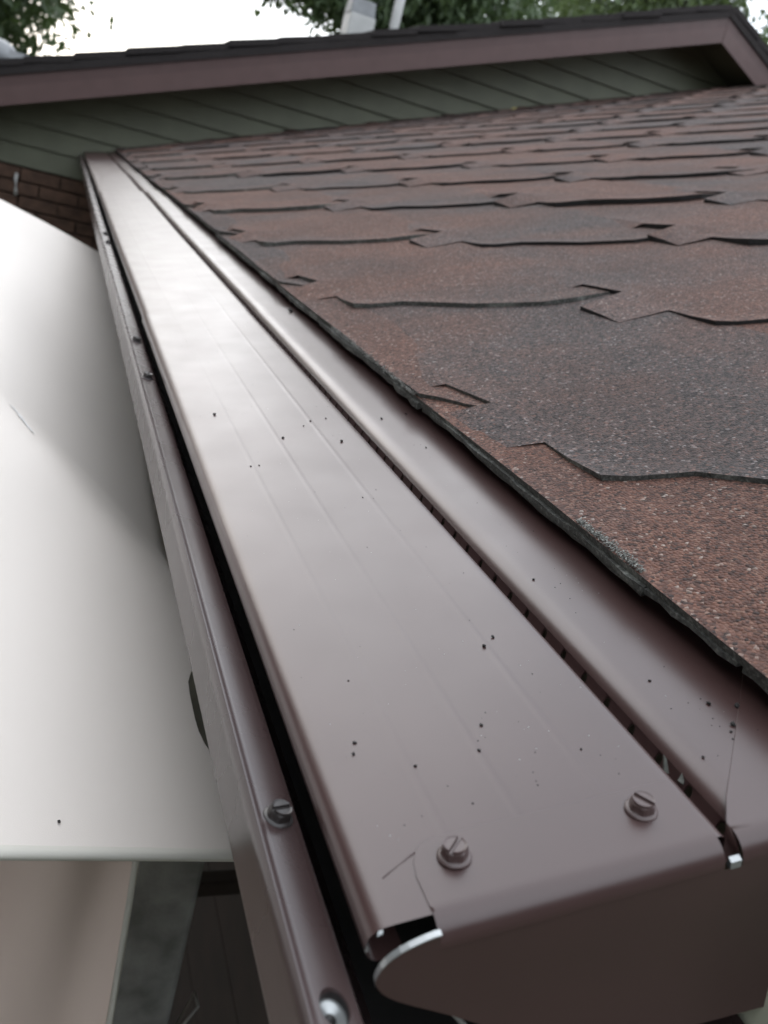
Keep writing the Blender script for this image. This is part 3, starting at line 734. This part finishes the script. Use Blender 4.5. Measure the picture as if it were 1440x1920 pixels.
cb2 = thing('wire', 'pale curved wire below the end cap of the gutter guard', 'wire', data=tube_data('wire', [(.020, .022, -.040), (.040, .018, -.052), (.052, .014, -.063), (.062, .008, -.076), (.070, 0, -.092), (.074, -.006, -.108)], .0011, M_cable))

# ------------------------------------------------------------------ trees beyond the house
def tree(name, label, x, y, cz, rx, ry, rz, nclump, nleaf, leaf, mat, seed, dens=.6):
    rnd = random.Random(seed); zb = -2.7
    t = thing(name, label, 'tree', (x, y, zb), 'trees behind the house')
    V, F, LV, LF = [], [], [], []
    def limb(p, q, r0, r1):
        b = len(V); d = (q - p).normalized(); a = d.cross(Vector((.3, .9, .1))).normalized(); c = d.cross(a)
        for (pp, r) in ((p, r0), ((p + q) / 2 + a * r0 * .6, (r0 + r1) / 2), (q, r1)):
            for k in range(7): V.append(pp + a * r * math.cos(k * 2 * math.pi / 7) + c * r * math.sin(k * 2 * math.pi / 7))
        for i in range(2):
            for k in range(7): F.append((b + i * 7 + k, b + i * 7 + (k + 1) % 7, b + i * 7 + 7 + (k + 1) % 7, b + i * 7 + 7 + k))
    base = Vector((0, 0, 0)); fork = Vector((rnd.uniform(-.2, .2), 0, (cz - zb) - rz * .55)); limb(base, fork, .24, .17)
    top = Vector((0, 0, (cz - zb) + rz * .6)); limb(fork, top, .17, .04)
    cl = []
    while len(cl) < nclump:
        p = Vector((rnd.uniform(-1, 1), rnd.uniform(-1, 1), rnd.uniform(-1, 1)))
        if .35 < p.length < 1: cl.append(Vector((p.x * rx, p.y * ry, p.z * rz + cz - zb)))
    for c in cl:
        if rnd.random() < .6: limb(fork + (top - fork) * rnd.uniform(0, .8), c, .05, .012)
        cr0 = rnd.uniform(.30, .62) * dens * (rx + rz) / 3.2
        for i in range(nleaf):
            d = Vector((rnd.gauss(0, 1), rnd.gauss(0, 1), rnd.gauss(0, .75))) * cr0 * .55
            p = c + d; n = Vector((rnd.gauss(0, 1), rnd.gauss(0, 1), rnd.gauss(0, 1) + .6)).normalized()
            a = n.cross(Vector((rnd.gauss(0, 1), rnd.gauss(0, 1), .1))).normalized(); b2 = n.cross(a); s = leaf * rnd.uniform(.6, 1.3)
            q = len(LV); LV.extend([p - a * s, p + b2 * s * .45 + n * s * .1, p + a * s, p - b2 * s * .45 + n * s * .1]); LF.append((q, q + 1, q + 2, q + 3))
    link('trunk', mesh('trunk', V, F, M_bark, smooth=True), t); link('crown', mesh('crown', LV, LF, mat), t)
tree('leafy_tree', 'dark leafy tree at the far left behind the roof', -3.05, 16, 2.4, 2.5, 2.2, 2.6, 150, 230, .10, M_leafd, 1, .95)
tree('leafy_tree', 'large green tree behind the chimney and white pipe', 4.55, 15.5, 4.0, 2.35, 2.2, 2.4, 140, 230, .090, M_leafm, 2, .8)
tree('leafy_tree', 'lighter sparse tree above the gable peak at the right', 10.7, 16, 4.6, 2.8, 2.2, 2.1, 130, 150, .085, M_leafl, 3, .7)
tree('leafy_tree', 'dim tree filling the gap behind the right end of the rake', 12.5, 22, 5.0, 3.4, 2.2, 2.6, 90, 110, .12, M_leafm, 4, .8)

for (x, y, cz, rx, rz, sd_, lb) in [(-7.6, 2.6, 4.6, 3.9, 4.6, 11, 'broad tree across the yard left of the canopy'), (-8.2, 8.8, 4.4, 3.8, 4.4, 12, 'tree at the far corner of the yard on the left'), (-8.5, -4.5, 3.2, 3.4, 4.0, 13, 'tree standing in the yard behind the photographer'), (-1.0, -9.5, 2.2, 3.4, 3.4, 14, 'unseen tree added behind the camera to block sky, in line with the gutter'), (6.0, -9.5, 2.2, 3.4, 3.4, 15, 'unseen tree added to block sky behind the near end of the lower roof')]:  # last two are unseen, added to block the sky behind the camera
    tree('leafy_tree', lb, x, y, cz, rx, rx, rz, 170, 120, .20, M_yard, sd_, .85)

# ------------------------------------------------------------------ render settings
scn.render.engine = 'CYCLES'
scn.render.resolution_x = 768; scn.render.resolution_y = 1024
